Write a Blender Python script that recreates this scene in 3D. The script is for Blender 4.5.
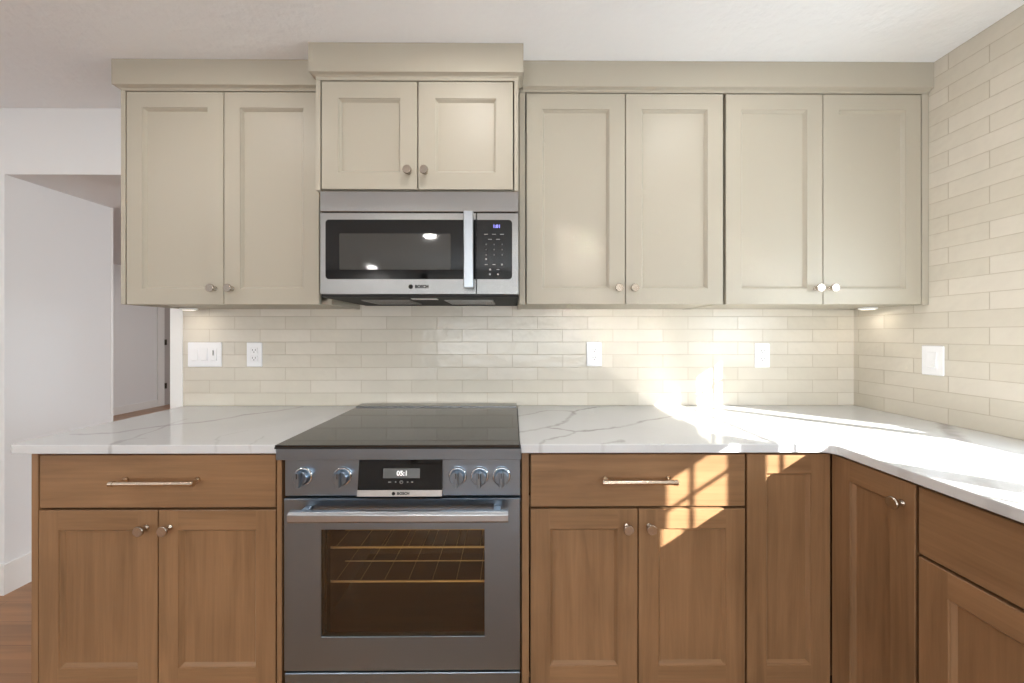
import bpy, math, random
from mathutils import Vector
random.seed(7)
for o in list(bpy.data.objects): bpy.data.objects.remove(o)
sc = bpy.context.scene
COL = sc.collection

# ------------------------------------------------------------------ camera
cam_d = bpy.data.cameras.new('camera'); cam = bpy.data.objects.new('camera', cam_d); COL.objects.link(cam)
cam_d.sensor_width = 36.0; cam_d.lens = 365 / 1024 * 36.0
cam_d.shift_x = -2.6 / 1024; cam_d.shift_y = -7.0 / 1024
cam_d.clip_start = 0.02
cam.location = (0, 0, 1.2685); cam.rotation_euler = (math.radians(90), 0, -0.0058)
sc.camera = cam
# ------------------------------------------------------------------ colour management, sky, sun, added fill lamps
vs = sc.view_settings
vs.view_transform = 'Standard'; vs.look = 'None'; vs.gamma = 1.0; vs.use_curve_mapping = False
vs.exposure = 0.10
sc.cycles.caustics_reflective = True
sc.cycles.blur_glossy = 0.1
sc.cycles.use_guiding = True; sc.cycles.use_surface_guiding = True
sc.cycles.max_bounces = 12; sc.cycles.diffuse_bounces = 6; sc.cycles.glossy_bounces = 5
sc.cycles.transparent_max_bounces = 12
sc.cycles.sample_clamp_indirect = 0.0
w = bpy.data.worlds.new('sky'); sc.world = w; w.use_nodes = True
bg = w.node_tree.nodes['Background']; bg.inputs[0].default_value = (0.80, 0.90, 1.0, 1); bg.inputs[1].default_value = 9.0

def light(name, kind, loc, direction, energy, color=(1, 1, 1), **kw):
    d = bpy.data.lights.new(name, kind); d.energy = energy; d.color = color
    for k, v in kw.items(): setattr(d, k, v)
    o = bpy.data.objects.new(name, d); COL.objects.link(o); o.location = loc
    o.rotation_euler = Vector(direction).to_track_quat('-Z', 'Y').to_euler()
    return o
SUN = (-1.0, 0.92, -0.655)
light('sun', 'SUN', (6, -4, 6), SUN, 29.0, (1.0, 0.965, 0.91), angle=math.radians(0.5))
# unseen area lamps added as fill from behind, left and the hall
light('back_fill', 'AREA', (0.05, -3.44, 1.40), (-0.05, 1, 0.75), 118, (0.90, 0.965, 1.0), shape='RECTANGLE', size=3.0, size_y=1.5)  # added lamp inside the solid wall, tilted up to lift the ceiling
light('left_fill', 'AREA', (-4.44, -1.2, 1.4), (1, 0.0, 0.6), 26, (0.90, 0.96, 1.0), shape='RECTANGLE', size=2.2, size_y=1.5)  # added lamp, the side wall has no window here
light('hall_daylight_fill', 'AREA', (1.7, 5.0, 1.15), (-1, -0.15, 0), 72, (0.95, 0.97, 1.0), shape='RECTANGLE', size=2.0, size_y=1.5)  # added lamp for hall daylight, placed to brighten the passage wall

pt = light('kitchen_window_portal', 'AREA', (1.85, 0.589, 1.35), (-1, 0, 0), 1.0, shape='RECTANGLE', size=1.4, size_y=0.7); pt.data.cycles.is_portal = True
# ------------------------------------------------------------------ helpers
WLOC = {}
def lin(c):
    c = c / 255.0
    return c / 12.92 if c <= 0.04045 else ((c + 0.055) / 1.055) ** 2.4
def rgb(r, g, b): return (lin(r), lin(g), lin(b), 1)

class MB:
    """collects geometry in world coordinates, build() links it as one mesh object"""
    def __init__(self): self.v = []; self.f = []; self.m = []; self.s = []
    def add(self, verts, faces, m=0, smooth=False):
        n = len(self.v); self.v += [tuple(p) for p in verts]
        for f in faces:
            self.f.append([n + i for i in f]); self.m.append(m); self.s.append(smooth)
    def box(self, x0, x1, y0, y1, z0, z1, m=0, c=0.0):
        if x0 > x1: x0, x1 = x1, x0
        if y0 > y1: y0, y1 = y1, y0
        if z0 > z1: z0, z1 = z1, z0
        if c <= 0:
            P = [(x0,y0,z0),(x1,y0,z0),(x1,y1,z0),(x0,y1,z0),(x0,y0,z1),(x1,y0,z1),(x1,y1,z1),(x0,y1,z1)]
            self.add(P, [(0,3,2,1),(4,5,6,7),(0,1,5,4),(1,2,6,5),(2,3,7,6),(3,0,4,7)], m); return
        # chamfered box
        P = []; idx = {}
        X = (x0, x1); Y = (y0, y1); Z = (z0, z1)
        for i in (0, 1):
            for j in (0, 1):
                for k in (0, 1):
                    sx = c if i == 0 else -c; sy = c if j == 0 else -c; sz = c if k == 0 else -c
                    idx[i,j,k,'x'] = len(P); P.append((X[i], Y[j]+sy, Z[k]+sz))
                    idx[i,j,k,'y'] = len(P); P.append((X[i]+sx, Y[j], Z[k]+sz))
                    idx[i,j,k,'z'] = len(P); P.append((X[i]+sx, Y[j]+sy, Z[k]))
        F = []
        for i in (0, 1): F.append([idx[i,0,0,'x'], idx[i,1,0,'x'], idx[i,1,1,'x'], idx[i,0,1,'x']])
        for j in (0, 1): F.append([idx[0,j,0,'y'], idx[1,j,0,'y'], idx[1,j,1,'y'], idx[0,j,1,'y']])
        for k in (0, 1): F.append([idx[0,0,k,'z'], idx[1,0,k,'z'], idx[1,1,k,'z'], idx[0,1,k,'z']])
        for a in (0, 1):
            for b in (0, 1):
                F.append([idx[a,b,0,'x'], idx[a,b,1,'x'], idx[a,b,1,'y'], idx[a,b,0,'y']])
                F.append([idx[a,0,b,'x'], idx[a,1,b,'x'], idx[a,1,b,'z'], idx[a,0,b,'z']])
                F.append([idx[0,a,b,'y'], idx[1,a,b,'y'], idx[1,a,b,'z'], idx[0,a,b,'z']])
        for i in (0, 1):
            for j in (0, 1):
                for k in (0, 1): F.append([idx[i,j,k,'x'], idx[i,j,k,'y'], idx[i,j,k,'z']])
        C = Vector(((x0+x1)/2, (y0+y1)/2, (z0+z1)/2)); G = []
        for f in F:
            a, b, d = (Vector(P[q]) for q in f[:3])
            cen = sum((Vector(P[q]) for q in f), Vector()) / len(f)
            G.append(f if (b - a).cross(d - a).dot(cen - C) > 0 else f[::-1])
        self.add(P, G, m)
    def lathe(self, origin, axis, prof, seg=24, m=0):
        """prof: list of (radius, distance along axis)"""
        o = Vector(origin); a = Vector(axis).normalized()
        u = a.orthogonal().normalized(); v = a.cross(u)
        P = []; F = []
        for r, h in prof:
            for i in range(seg):
                t = 2 * math.pi * i / seg
                P.append(o + a * h + (u * math.cos(t) + v * math.sin(t)) * r)
        for k in range(len(prof) - 1):
            for i in range(seg):
                j = (i + 1) % seg
                F.append((k*seg+i, k*seg+j, (k+1)*seg+j, (k+1)*seg+i))
        self.add(P, F, m, True)
        n = len(prof)
        self.add([P[i] for i in range(seg)], [tuple(range(seg))[::-1]], m)
        self.add([P[(n-1)*seg+i] for i in range(seg)], [tuple(range(seg))], m)
    def cyl(self, p0, p1, r, seg=16, m=0, r2=None):
        p0 = Vector(p0); p1 = Vector(p1)
        self.lathe(p0, p1 - p0, [(r, 0), (r if r2 is None else r2, (p1 - p0).length)], seg, m)
    def prism(self, pts, axis, a0, a1, m=0):
        """extrude a 2D outline along axis 'x' | 'y' | 'z'"""
        def mk(p, a): return {'x': (a, p[0], p[1]), 'y': (p[0], a, p[1]), 'z': (p[0], p[1], a)}[axis]
        n = len(pts)
        P = [mk(p, a0) for p in pts] + [mk(p, a1) for p in pts]
        F = [tuple(range(n))[::-1], tuple(range(n, 2*n))] + [(i, (i+1) % n, n+(i+1) % n, n+i) for i in range(n)]
        self.add(P, F, m)
    def sweep(self, path, prof, m=0):
        """path: 2D points, outward side on the left of travel; prof: closed outline (offset outward, z)"""
        n = len(path); np_ = len(prof); P = []
        for i, p in enumerate(path):
            p = Vector(p)
            ds = []
            if i > 0: ds.append((p - Vector(path[i-1])).normalized())
            if i < n-1: ds.append((Vector(path[i+1]) - p).normalized())
            ns = [Vector((-d.y, d.x)) for d in ds]
            nn = sum(ns, Vector((0, 0))).normalized(); k = 1.0 / nn.dot(ns[0])
            for o, z in prof: q = p + nn * (o * k); P.append((q.x, q.y, z))
        F = []
        for i in range(n-1):
            for j in range(np_):
                jj = (j+1) % np_
                F.append((i*np_+j, (i+1)*np_+j, (i+1)*np_+jj, i*np_+jj))
        F.append(tuple(range(np_))); F.append(tuple(range((n-1)*np_, n*np_))[::-1])
        self.add(P, F, m)
    def build(self, name, mats, parent=None, loc=None, bevel=0, fix=True):
        base = WLOC[parent.name] if parent else Vector(loc or (0, 0, 0))
        if loc is not None: base = Vector(loc)
        me = bpy.data.meshes.new(name)
        me.from_pydata([tuple(Vector(p) - base) for p in self.v], [], self.f)
        if not isinstance(mats, (list, tuple)): mats = [mats]
        for mm in mats: me.materials.append(mm)
        for p, mi, s in zip(me.polygons, self.m, self.s): p.material_index = mi; p.use_smooth = s
        if fix:
            import bmesh
            bm = bmesh.new(); bm.from_mesh(me); bmesh.ops.recalc_face_normals(bm, faces=bm.faces); bm.to_mesh(me); bm.free()
        me.update()
        return link(name, me, parent, base, bevel)

def link(name, data, parent, base, bevel=0):
    o = bpy.data.objects.new(name, data); COL.objects.link(o)
    WLOC[o.name] = Vector(base)
    if parent: o.parent = parent; o.location = Vector(base) - WLOC[parent.name]
    else: o.location = base
    if bevel:
        b = o.modifiers.new('bevel', 'BEVEL'); b.width = bevel; b.segments = 2; b.limit_method = 'ANGLE'; b.angle_limit = math.radians(40)
    return o
def tag(o, label, cat, group=None):
    o['label'] = label; o['category'] = cat
    if group: o['group'] = group
    return o
def thing(name, label, cat, loc, group=None):
    return tag(link(name, None, None, loc), label, cat, group)
def struct(o): o['kind'] = 'structure'; return o
def copy_to(o, parent, loc):
    c = o.copy(); COL.objects.link(c); WLOC[c.name] = Vector(loc)
    c.parent = parent; c.location = Vector(loc) - (WLOC[parent.name] if parent else Vector())
    return c
def text(name, s, size, loc, mat, parent, width=None, align='CENTER', bold=0.0, depth=0.0003, rx=math.pi/2):
    cu = bpy.data.curves.new(name, 'FONT'); cu.body = s; cu.size = size; cu.align_x = align; cu.align_y = 'CENTER'
    cu.offset = bold; cu.extrude = depth; cu.resolution_u = 3
    tmp = bpy.data.objects.new(name + '_curve', cu); COL.objects.link(tmp)
    bpy.context.view_layer.update()
    me = bpy.data.meshes.new_from_object(tmp.evaluated_get(bpy.context.evaluated_depsgraph_get()))
    bpy.data.objects.remove(tmp)
    if width:
        xs = [v.co.x for v in me.vertices]; k = width / (max(xs) - min(xs))
        for v in me.vertices: v.co.x *= k
    me.materials.clear(); me.materials.append(mat)
    o = link(name, me, parent, loc); o.rotation_euler = (rx, 0, 0)
    return o

# ------------------------------------------------------------------ materials
def new_mat(name):
    m = bpy.data.materials.new(name); m.use_nodes = True
    nt = m.node_tree; return m, nt, nt.nodes['Principled BSDF']
def nd(nt, t, **kw):
    n = nt.nodes.new(t)
    for k, v in kw.items():
        if k.startswith('i_'):
            key = k[2:]; n.inputs[int(key) if key.isdigit() else key].default_value = v
        else: setattr(n, k, v)
    return n
def plain(name, col, rough=0.5, metal=0.0, spec=0.5, bump=None, emit=None):
    m, nt, b = new_mat(name); L = nt.links
    b.inputs['Base Color'].default_value = rgb(*col); b.inputs['Roughness'].default_value = rough
    b.inputs['Metallic'].default_value = metal; b.inputs['Specular IOR Level'].default_value = spec
    if emit: b.inputs['Emission Color'].default_value = rgb(*emit[0]); b.inputs['Emission Strength'].default_value = emit[1]
    if bump:
        tc = nd(nt, 'ShaderNodeTexCoord')
        n = nd(nt, 'ShaderNodeTexNoise', i_Scale=bump[0], i_Detail=bump[3] if len(bump) > 3 else 4.0)
        L.new(tc.outputs['Object'], n.inputs['Vector'])
        bp = nd(nt, 'ShaderNodeBump', i_Strength=bump[1], i_Distance=bump[2])
        L.new(n.outputs['Fac'], bp.inputs['Height']); L.new(bp.outputs[0], b.inputs['Normal'])
    return m
def wood(name, dark, light_, axis='z', rough=0.38, scale=1.0):
    m, nt, b = new_mat(name); L = nt.links
    tc = nd(nt, 'ShaderNodeTexCoord'); oi = nd(nt, 'ShaderNodeObjectInfo')
    add = nd(nt, 'ShaderNodeVectorMath', operation='ADD')
    cx = nd(nt, 'ShaderNodeCombineXYZ'); mu = nd(nt, 'ShaderNodeMath', operation='MULTIPLY', i_1=9.0)
    L.new(oi.outputs['Random'], mu.inputs[0])
    for k in range(3): L.new(mu.outputs[0], cx.inputs[k])
    L.new(tc.outputs['Object'], add.inputs[0]); L.new(cx.outputs[0], add.inputs[1])
    a, c = 1.6 * scale, 22.0 * scale
    sc_ = {'x': (a, c, c), 'y': (c, a, c), 'z': (c, c, a)}[axis]
    mp = nd(nt, 'ShaderNodeMapping'); mp.inputs['Scale'].default_value = sc_
    L.new(add.outputs[0], mp.inputs['Vector'])
    n1 = nd(nt, 'ShaderNodeTexNoise', i_Scale=1.0, i_Detail=6.0, i_Roughness=0.62, i_Distortion=0.8); L.new(mp.outputs[0], n1.inputs['Vector'])
    mp2 = nd(nt, 'ShaderNodeMapping'); mp2.inputs['Scale'].default_value = tuple(5.0 * s if s > 10 else 2.2 * s for s in sc_)
    L.new(add.outputs[0], mp2.inputs['Vector'])
    n2 = nd(nt, 'ShaderNodeTexNoise', i_Scale=1.0, i_Detail=3.0); L.new(mp2.outputs[0], n2.inputs['Vector'])
    n3 = nd(nt, 'ShaderNodeTexNoise', i_Scale=2.2, i_Detail=2.0); L.new(add.outputs[0], n3.inputs['Vector'])
    s1 = nd(nt, 'ShaderNodeMath', operation='MULTIPLY_ADD', i_1=0.35); L.new(n2.outputs['Fac'], s1.inputs[0]); L.new(n1.outputs['Fac'], s1.inputs[2])
    s2 = nd(nt, 'ShaderNodeMath', operation='MULTIPLY_ADD', i_1=0.7); L.new(n3.outputs['Fac'], s2.inputs[0]); L.new(s1.outputs[0], s2.inputs[2])
    cr = nd(nt, 'ShaderNodeValToRGB'); e = cr.color_ramp.elements
    e[0].position = 0.62; e[0].color = rgb(*dark); e[1].color = rgb(*light_)
    mr = nd(nt, 'ShaderNodeMapRange', i_1=0.55, i_2=1.5); L.new(s2.outputs[0], mr.inputs[0])
    e[0].position = 0.1; e[1].position = 0.9
    L.new(mr.outputs[0], cr.inputs[0]); L.new(cr.outputs[0], b.inputs['Base Color'])
    b.inputs['Roughness'].default_value = rough; b.inputs['Specular IOR Level'].default_value = 0.4
    return m
def steel(name, col, rough=0.27, axis='x'):
    m, nt, b = new_mat(name); L = nt.links
    b.inputs['Metallic'].default_value = 1.0; b.inputs['Base Color'].default_value = rgb(*col); b.inputs['Roughness'].default_value = rough
    b.inputs['Anisotropic'].default_value = 0.7
    tg = nd(nt, 'ShaderNodeTangent', direction_type='RADIAL', axis='Z' if axis == 'x' else 'X'); L.new(tg.outputs[0], b.inputs['Tangent'])
    return m
def tile(name, ax, u0, z0=0.914, bw=0.2485):
    m, nt, b = new_mat(name); L = nt.links
    tc = nd(nt, 'ShaderNodeTexCoord'); sp = nd(nt, 'ShaderNodeSeparateXYZ'); L.new(tc.outputs['Object'], sp.inputs[0])
    su = nd(nt, 'ShaderNodeMath', operation='SUBTRACT', i_1=u0 - bw * 40); L.new(sp.outputs['XY'.index(ax)], su.inputs[0])
    sz = nd(nt, 'ShaderNodeMath', operation='SUBTRACT', i_1=z0 - 0.0635 * 20); L.new(sp.outputs[2], sz.inputs[0])
    cv = nd(nt, 'ShaderNodeCombineXYZ'); L.new(su.outputs[0], cv.inputs[0]); L.new(sz.outputs[0], cv.inputs[1])
    br = nd(nt, 'ShaderNodeTexBrick', offset=0.5, offset_frequency=2, squash=1.0)
    br.inputs['Scale'].default_value = 1.0; br.inputs['Brick Width'].default_value = bw; br.inputs['Row Height'].default_value = 0.0635
    br.inputs['Mortar Size'].default_value = 0.0012; br.inputs['Mortar Smooth'].default_value = 0.15; br.inputs['Bias'].default_value = 0.0
    br.inputs['Color1'].default_value = rgb(219, 212, 199); br.inputs['Color2'].default_value = rgb(210, 203, 188); br.inputs['Mortar'].default_value = rgb(192, 181, 163)
    L.new(cv.outputs[0], br.inputs['Vector'])
    nz = nd(nt, 'ShaderNodeTexNoise', i_Scale=9.0, i_Detail=2.0); L.new(tc.outputs['Object'], nz.inputs['Vector'])
    hs = nd(nt, 'ShaderNodeMix', data_type='RGBA', blend_type='MULTIPLY'); hs.inputs[0].default_value = 0.10
    L.new(br.outputs['Color'], hs.inputs[6]); L.new(nz.outputs['Fac'], hs.inputs[7]); L.new(hs.outputs[2], b.inputs['Base Color'])
    b.inputs['Specular IOR Level'].default_value = 0.32
    mrr = nd(nt, 'ShaderNodeMapRange', i_3=0.16, i_4=0.7); L.new(br.outputs['Fac'], mrr.inputs[0]); L.new(mrr.outputs[0], b.inputs['Roughness'])
    wv = nd(nt, 'ShaderNodeTexNoise', i_Scale=26.0, i_Detail=1.0); L.new(tc.outputs['Object'], wv.inputs['Vector'])
    h = nd(nt, 'ShaderNodeMath', operation='MULTIPLY_ADD', i_1=-0.9); L.new(br.outputs['Fac'], h.inputs[0]); L.new(wv.outputs['Fac'], h.inputs[2])
    bp = nd(nt, 'ShaderNodeBump', i_Strength=0.75, i_Distance=0.002); L.new(h.outputs[0], bp.inputs['Height']); L.new(bp.outputs[0], b.inputs['Normal'])
    return m
def quartz(name, veins):
    """white quartz; veins: list of (polyline in world xy, half width, strength)"""
    m, nt, b = new_mat(name); L = nt.links
    tc = nd(nt, 'ShaderNodeTexCoord')
    flat = nd(nt, 'ShaderNodeVectorMath', operation='MULTIPLY'); flat.inputs[1].default_value = (1, 1, 0.35); L.new(tc.outputs['Object'], flat.inputs[0])
    n = nd(nt, 'ShaderNodeTexNoise', i_Scale=7.0, i_Detail=5.0, i_Roughness=0.6); L.new(flat.outputs[0], n.inputs['Vector'])
    c = nd(nt, 'ShaderNodeVectorMath', operation='SUBTRACT'); c.inputs[1].default_value = (0.5, 0.5, 0.5); L.new(n.outputs['Color'], c.inputs[0])
    s = nd(nt, 'ShaderNodeVectorMath', operation='SCALE'); s.inputs['Scale'].default_value = 0.085; L.new(c.outputs[0], s.inputs[0])
    q = nd(nt, 'ShaderNodeVectorMath', operation='ADD'); L.new(tc.outputs['Object'], q.inputs[0]); L.new(s.outputs[0], q.inputs[1])
    p = nd(nt, 'ShaderNodeVectorMath', operation='MULTIPLY'); p.inputs[1].default_value = (1, 1, 0); L.new(q.outputs[0], p.inputs[0])
    acc = None
    for pts, hw, st in veins:
        for A, B in zip(pts[:-1], pts[1:]):
            A = Vector((A[0], A[1], 0)); B = Vector((B[0], B[1], 0)); AB = B - A
            pa = nd(nt, 'ShaderNodeVectorMath', operation='SUBTRACT'); pa.inputs[1].default_value = A; L.new(p.outputs[0], pa.inputs[0])
            dt = nd(nt, 'ShaderNodeVectorMath', operation='DOT_PRODUCT'); dt.inputs[1].default_value = AB / AB.length_squared; L.new(pa.outputs[0], dt.inputs[0])
            cl = nd(nt, 'ShaderNodeClamp'); L.new(dt.outputs['Value'], cl.inputs[0])
            sc2 = nd(nt, 'ShaderNodeVectorMath', operation='SCALE'); sc2.inputs[0].default_value = AB; L.new(cl.outputs[0], sc2.inputs['Scale'])
            di = nd(nt, 'ShaderNodeVectorMath', operation='DISTANCE'); L.new(pa.outputs[0], di.inputs[0]); L.new(sc2.outputs[0], di.inputs[1])
            mr = nd(nt, 'ShaderNodeMapRange', i_1=hw * 0.25, i_2=hw, i_3=st, i_4=0.0); L.new(di.outputs['Value'], mr.inputs[0])
            if acc is None: acc = mr.outputs[0]
            else:
                mx = nd(nt, 'ShaderNodeMath', operation='MAXIMUM'); L.new(acc, mx.inputs[0]); L.new(mr.outputs[0], mx.inputs[1]); acc = mx.outputs[0]
    # breaks in the veins, and faint clouding
    n2 = nd(nt, 'ShaderNodeTexNoise', i_Scale=11.0, i_Detail=3.0); L.new(flat.outputs[0], n2.inputs['Vector'])
    mr2 = nd(nt, 'ShaderNodeMapRange', i_1=0.32, i_2=0.62, i_3=0.35, i_4=1.0); L.new(n2.outputs['Fac'], mr2.inputs[0])
    mul = nd(nt, 'ShaderNodeMath', operation='MULTIPLY'); L.new(acc, mul.inputs[0]); L.new(mr2.outputs[0], mul.inputs[1])
    n3 = nd(nt, 'ShaderNodeTexNoise', i_Scale=3.0, i_Detail=4.0); L.new(flat.outputs[0], n3.inputs['Vector'])
    mr3 = nd(nt, 'ShaderNodeMapRange', i_1=0.5, i_2=0.8, i_3=0.0, i_4=0.14); L.new(n3.outputs['Fac'], mr3.inputs[0])
    ad = nd(nt, 'ShaderNodeMath', operation='ADD', use_clamp=True); L.new(mul.outputs[0], ad.inputs[0]); L.new(mr3.outputs[0], ad.inputs[1])
    mx = nd(nt, 'ShaderNodeMix', data_type='RGBA'); L.new(ad.outputs[0], mx.inputs[0])
    mx.inputs[6].default_value = rgb(204, 205, 206); mx.inputs[7].default_value = rgb(150, 146, 144)
    L.new(mx.outputs[2], b.inputs['Base Color'])
    b.inputs['Roughness'].default_value = 0.07; b.inputs['Specular IOR Level'].default_value = 0.22
    return m
def thin_glass(name, tint, refl=0.06, rough=0.0):
    m = bpy.data.materials.new(name); m.use_nodes = True; nt = m.node_tree; L = nt.links
    nt.nodes.remove(nt.nodes['Principled BSDF']); out = nt.nodes['Material Output']
    t = nd(nt, 'ShaderNodeBsdfTransparent'); t.inputs[0].default_value = (*tint, 1)
    g = nd(nt, 'ShaderNodeBsdfGlossy'); g.inputs['Roughness'].default_value = rough; g.inputs[0].default_value = (1, 1, 1, 1)
    ge = nd(nt, 'ShaderNodeNewGeometry')
    dp = nd(nt, 'ShaderNodeVectorMath', operation='DOT_PRODUCT'); L.new(ge.outputs['Normal'], dp.inputs[0]); L.new(ge.outputs['Incoming'], dp.inputs[1])
    ab = nd(nt, 'ShaderNodeMath', operation='ABSOLUTE'); L.new(dp.outputs['Value'], ab.inputs[0])
    om = nd(nt, 'ShaderNodeMath', operation='SUBTRACT', i_0=1.0); L.new(ab.outputs[0], om.inputs[1])
    pw = nd(nt, 'ShaderNodeMath', operation='POWER', i_1=5.0); L.new(om.outputs[0], pw.inputs[0])
    ml = nd(nt, 'ShaderNodeMath', operation='MULTIPLY_ADD', i_1=1.0 - refl, i_2=refl, use_clamp=True); L.new(pw.outputs[0], ml.inputs[0])
    mx = nd(nt, 'ShaderNodeMixShader'); L.new(ml.outputs[0], mx.inputs[0]); L.new(t.outputs[0], mx.inputs[1]); L.new(g.outputs[0], mx.inputs[2])
    L.new(mx.outputs[0], out.inputs['Surface'])
    return m
def planks(name):
    m, nt, b = new_mat(name); L = nt.links
    tc = nd(nt, 'ShaderNodeTexCoord')
    br = nd(nt, 'ShaderNodeTexBrick', offset=0.37, offset_frequency=2)
    br.inputs['Scale'].default_value = 1.0; br.inputs['Brick Width'].default_value = 1.2; br.inputs['Row Height'].default_value = 0.125
    br.inputs['Mortar Size'].default_value = 0.0008; br.inputs['Color1'].default_value = rgb(172, 124, 82); br.inputs['Color2'].default_value = rgb(152, 108, 70); br.inputs['Mortar'].default_value = rgb(96, 62, 38)
    L.new(tc.outputs['Object'], br.inputs['Vector'])
    mp = nd(nt, 'ShaderNodeMapping'); mp.inputs['Scale'].default_value = (1.5, 26, 1); L.new(tc.outputs['Object'], mp.inputs[0])
    n = nd(nt, 'ShaderNodeTexNoise', i_Scale=1.0, i_Detail=5.0, i_Distortion=0.6); L.new(mp.outputs[0], n.inputs['Vector'])
    cr = nd(nt, 'ShaderNodeMapRange', i_1=0.3, i_2=0.7, i_3=0.72, i_4=1.12); L.new(n.outputs['Fac'], cr.inputs[0])
    mx = nd(nt, 'ShaderNodeMix', data_type='RGBA', blend_type='MULTIPLY'); mx.inputs[0].default_value = 1.0
    L.new(br.outputs['Color'], mx.inputs[6]); L.new(cr.outputs[0], mx.inputs[7]); L.new(mx.outputs[2], b.inputs['Base Color'])
    b.inputs['Roughness'].default_value = 0.3
    return m

M_wall = plain('white_wall_paint', (229, 230, 231), 0.75, bump=(60, 0.12, 0.002))
M_ceil = plain('ceiling_texture', (236, 238, 240), 0.8, bump=(28, 0.55, 0.006, 5.0))
M_trim = plain('white_trim_paint', (232, 232, 230), 0.35)
M_tile_b = tile('cream_tile_back', 'X', 0.2515, bw=0.2512)
M_tile_r = tile('cream_tile_right', 'Y', 1.5508)
M_floor = planks('oak_floor')
M_paint = plain('greige_cabinet_paint', (172, 165, 150), 0.42, spec=0.35, bump=(9, 0.04, 0.001))
M_frame = plain('greige_cabinet_frame', (172, 165, 150), 0.45, spec=0.35)
M_wv = wood('stained_wood_vertical', (114, 86, 59), (158, 121, 87), 'z')
M_wh = wood('stained_wood_horizontal', (114, 86, 59), (158, 121, 87), 'x')
M_wy = wood('stained_wood_side_run', (114, 86, 59), (158, 121, 87), 'y')
M_toe = plain('dark_toe_kick', (60, 42, 28), 0.6)
M_steel = steel('brushed_steel', (166, 166, 165), 0.27)
M_rsteel = steel('brushed_range_steel', (142, 158, 174), 0.32)
M_hsteel = plain('handle_steel', (184, 190, 196), 0.30, 1.0)
M_chrome = plain('polished_chrome', (215, 215, 215), 0.09, 1.0)
M_nickel = plain('satin_nickel', (190, 180, 168), 0.22, 1.0)
M_pull = plain('champagne_nickel', (206, 190, 170), 0.24, 1.0)
M_black = plain('black_glass', (9, 9, 9), 0.02, spec=0.5)
M_cook = plain('black_ceramic_glass', (24, 24, 25), 0.025, spec=1.0)
M_mesh = plain('microwave_window_mesh', (58, 57, 54), 0.05, spec=0.5)
M_gap = plain('black_gap', (12, 11, 10), 0.7)
M_plastic = plain('white_plastic', (238, 238, 240), 0.3)
M_slot = plain('dark_slot', (40, 38, 36), 0.6)
M_grey = plain('grey_print', (150, 150, 148), 0.5)
M_dgrey = plain('dim_grey_print', (84, 84, 82), 0.5)
M_ink = plain('dark_print', (28, 28, 28), 0.6)
M_lcd = plain('grey_lcd', (92, 93, 92), 0.3)
M_led = plain('blue_led', (120, 120, 230), 0.4, emit=((150, 150, 255), 1.0))
M_ledw = plain('white_led', (200, 200, 200), 0.4, emit=((235, 235, 235), 0.7))
M_silver = plain('silver_strip', (200, 200, 198), 0.3, 0.6)
M_enamel = plain('oven_enamel', (62, 50, 36), 0.4)
M_oglass = thin_glass('oven_glass', (0.86, 0.79, 0.66), 0.05, 0.01)
M_rack = plain('oven_rack_wire', (226, 206, 166), 0.35, 0.9)
M_pane = thin_glass('window_glass', (0.97, 0.98, 0.98), 0.04)
M_brass = plain('dark_hinge', (70, 62, 52), 0.35, 0.8)
M_lamp = plain('lamp_diffuser', (255, 250, 240), 0.5, emit=((255, 246, 234), 6.0))
M_puck = plain('puck_diffuser', (250, 245, 235), 0.5, emit=((255, 240, 220), 1.2))
M_grille = plain('grille_aluminium', (120, 118, 114), 0.4, 0.9)

# ------------------------------------------------------------------ the room
CEIL = 2.376; XR = 1.715; YB = 1.824
b = MB(); b.box(-6.6, 2.2, -3.8, 9.2, -0.1, 0); struct(b.build('floor', M_floor))
b = MB(); b.box(-6.6, 2.2, -3.8, 9.2, CEIL, CEIL + 0.12); struct(b.build('ceiling', M_ceil))
b = MB()
b.box(-1.70, XR + 0.12, YB + 0.008, 2.27, 0, CEIL, 1)
b.box(-1.638, XR, YB, YB + 0.008, 0.86, CEIL, 0)
struct(b.build('wall_back', [M_tile_b, M_wall]))
b = MB(); b.box(-1.70, -1.6385, YB - 0.004, YB + 0.008, 0.0, CEIL, 0, 0.002); struct(b.build('trim_1', M_trim))
# right wall with the window opening the sun comes through
OY0, OY1, OZ0, OZ1 = -0.018, 1.212, 1.06, 1.649
b = MB()
b.box(XR, XR + 0.12, -3.5, YB + 0.0079, 0, OZ0)
b.box(XR, XR + 0.12, -3.5, YB + 0.0079, OZ1, CEIL)
b.box(XR, XR + 0.12, -3.5, OY0, OZ0, OZ1)
b.box(XR, XR + 0.12, OY1, YB + 0.0079, OZ0, OZ1)
struct(b.build('wall_right', M_tile_r))
def bars(mb, ys, zs, z0, z1):
    for c, hw in ys: d = 0.010 if hw > 0.02 else 0.004; mb.box(1.76 - d, 1.76 + d, c - hw, c + hw, z0, z1)
    for c, hw in zs: mb.box(1.757, 1.763, OY0, OY1, c - hw, c + hw)
win = MB()
bars(win, [(1.016, 0.032), (1.132, 0.006), (0.398, 0.005), (0.292, 0.052), (0.124, 0.006)], [(1.506, 0.006)], OZ0, OZ1)
wo = struct(win.build('window_1', M_trim))
b = MB(); b.box(1.7585, 1.7615, OY0, OY1, OZ0, OZ1); struct(b.build('window_pane', M_pane, wo))
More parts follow.
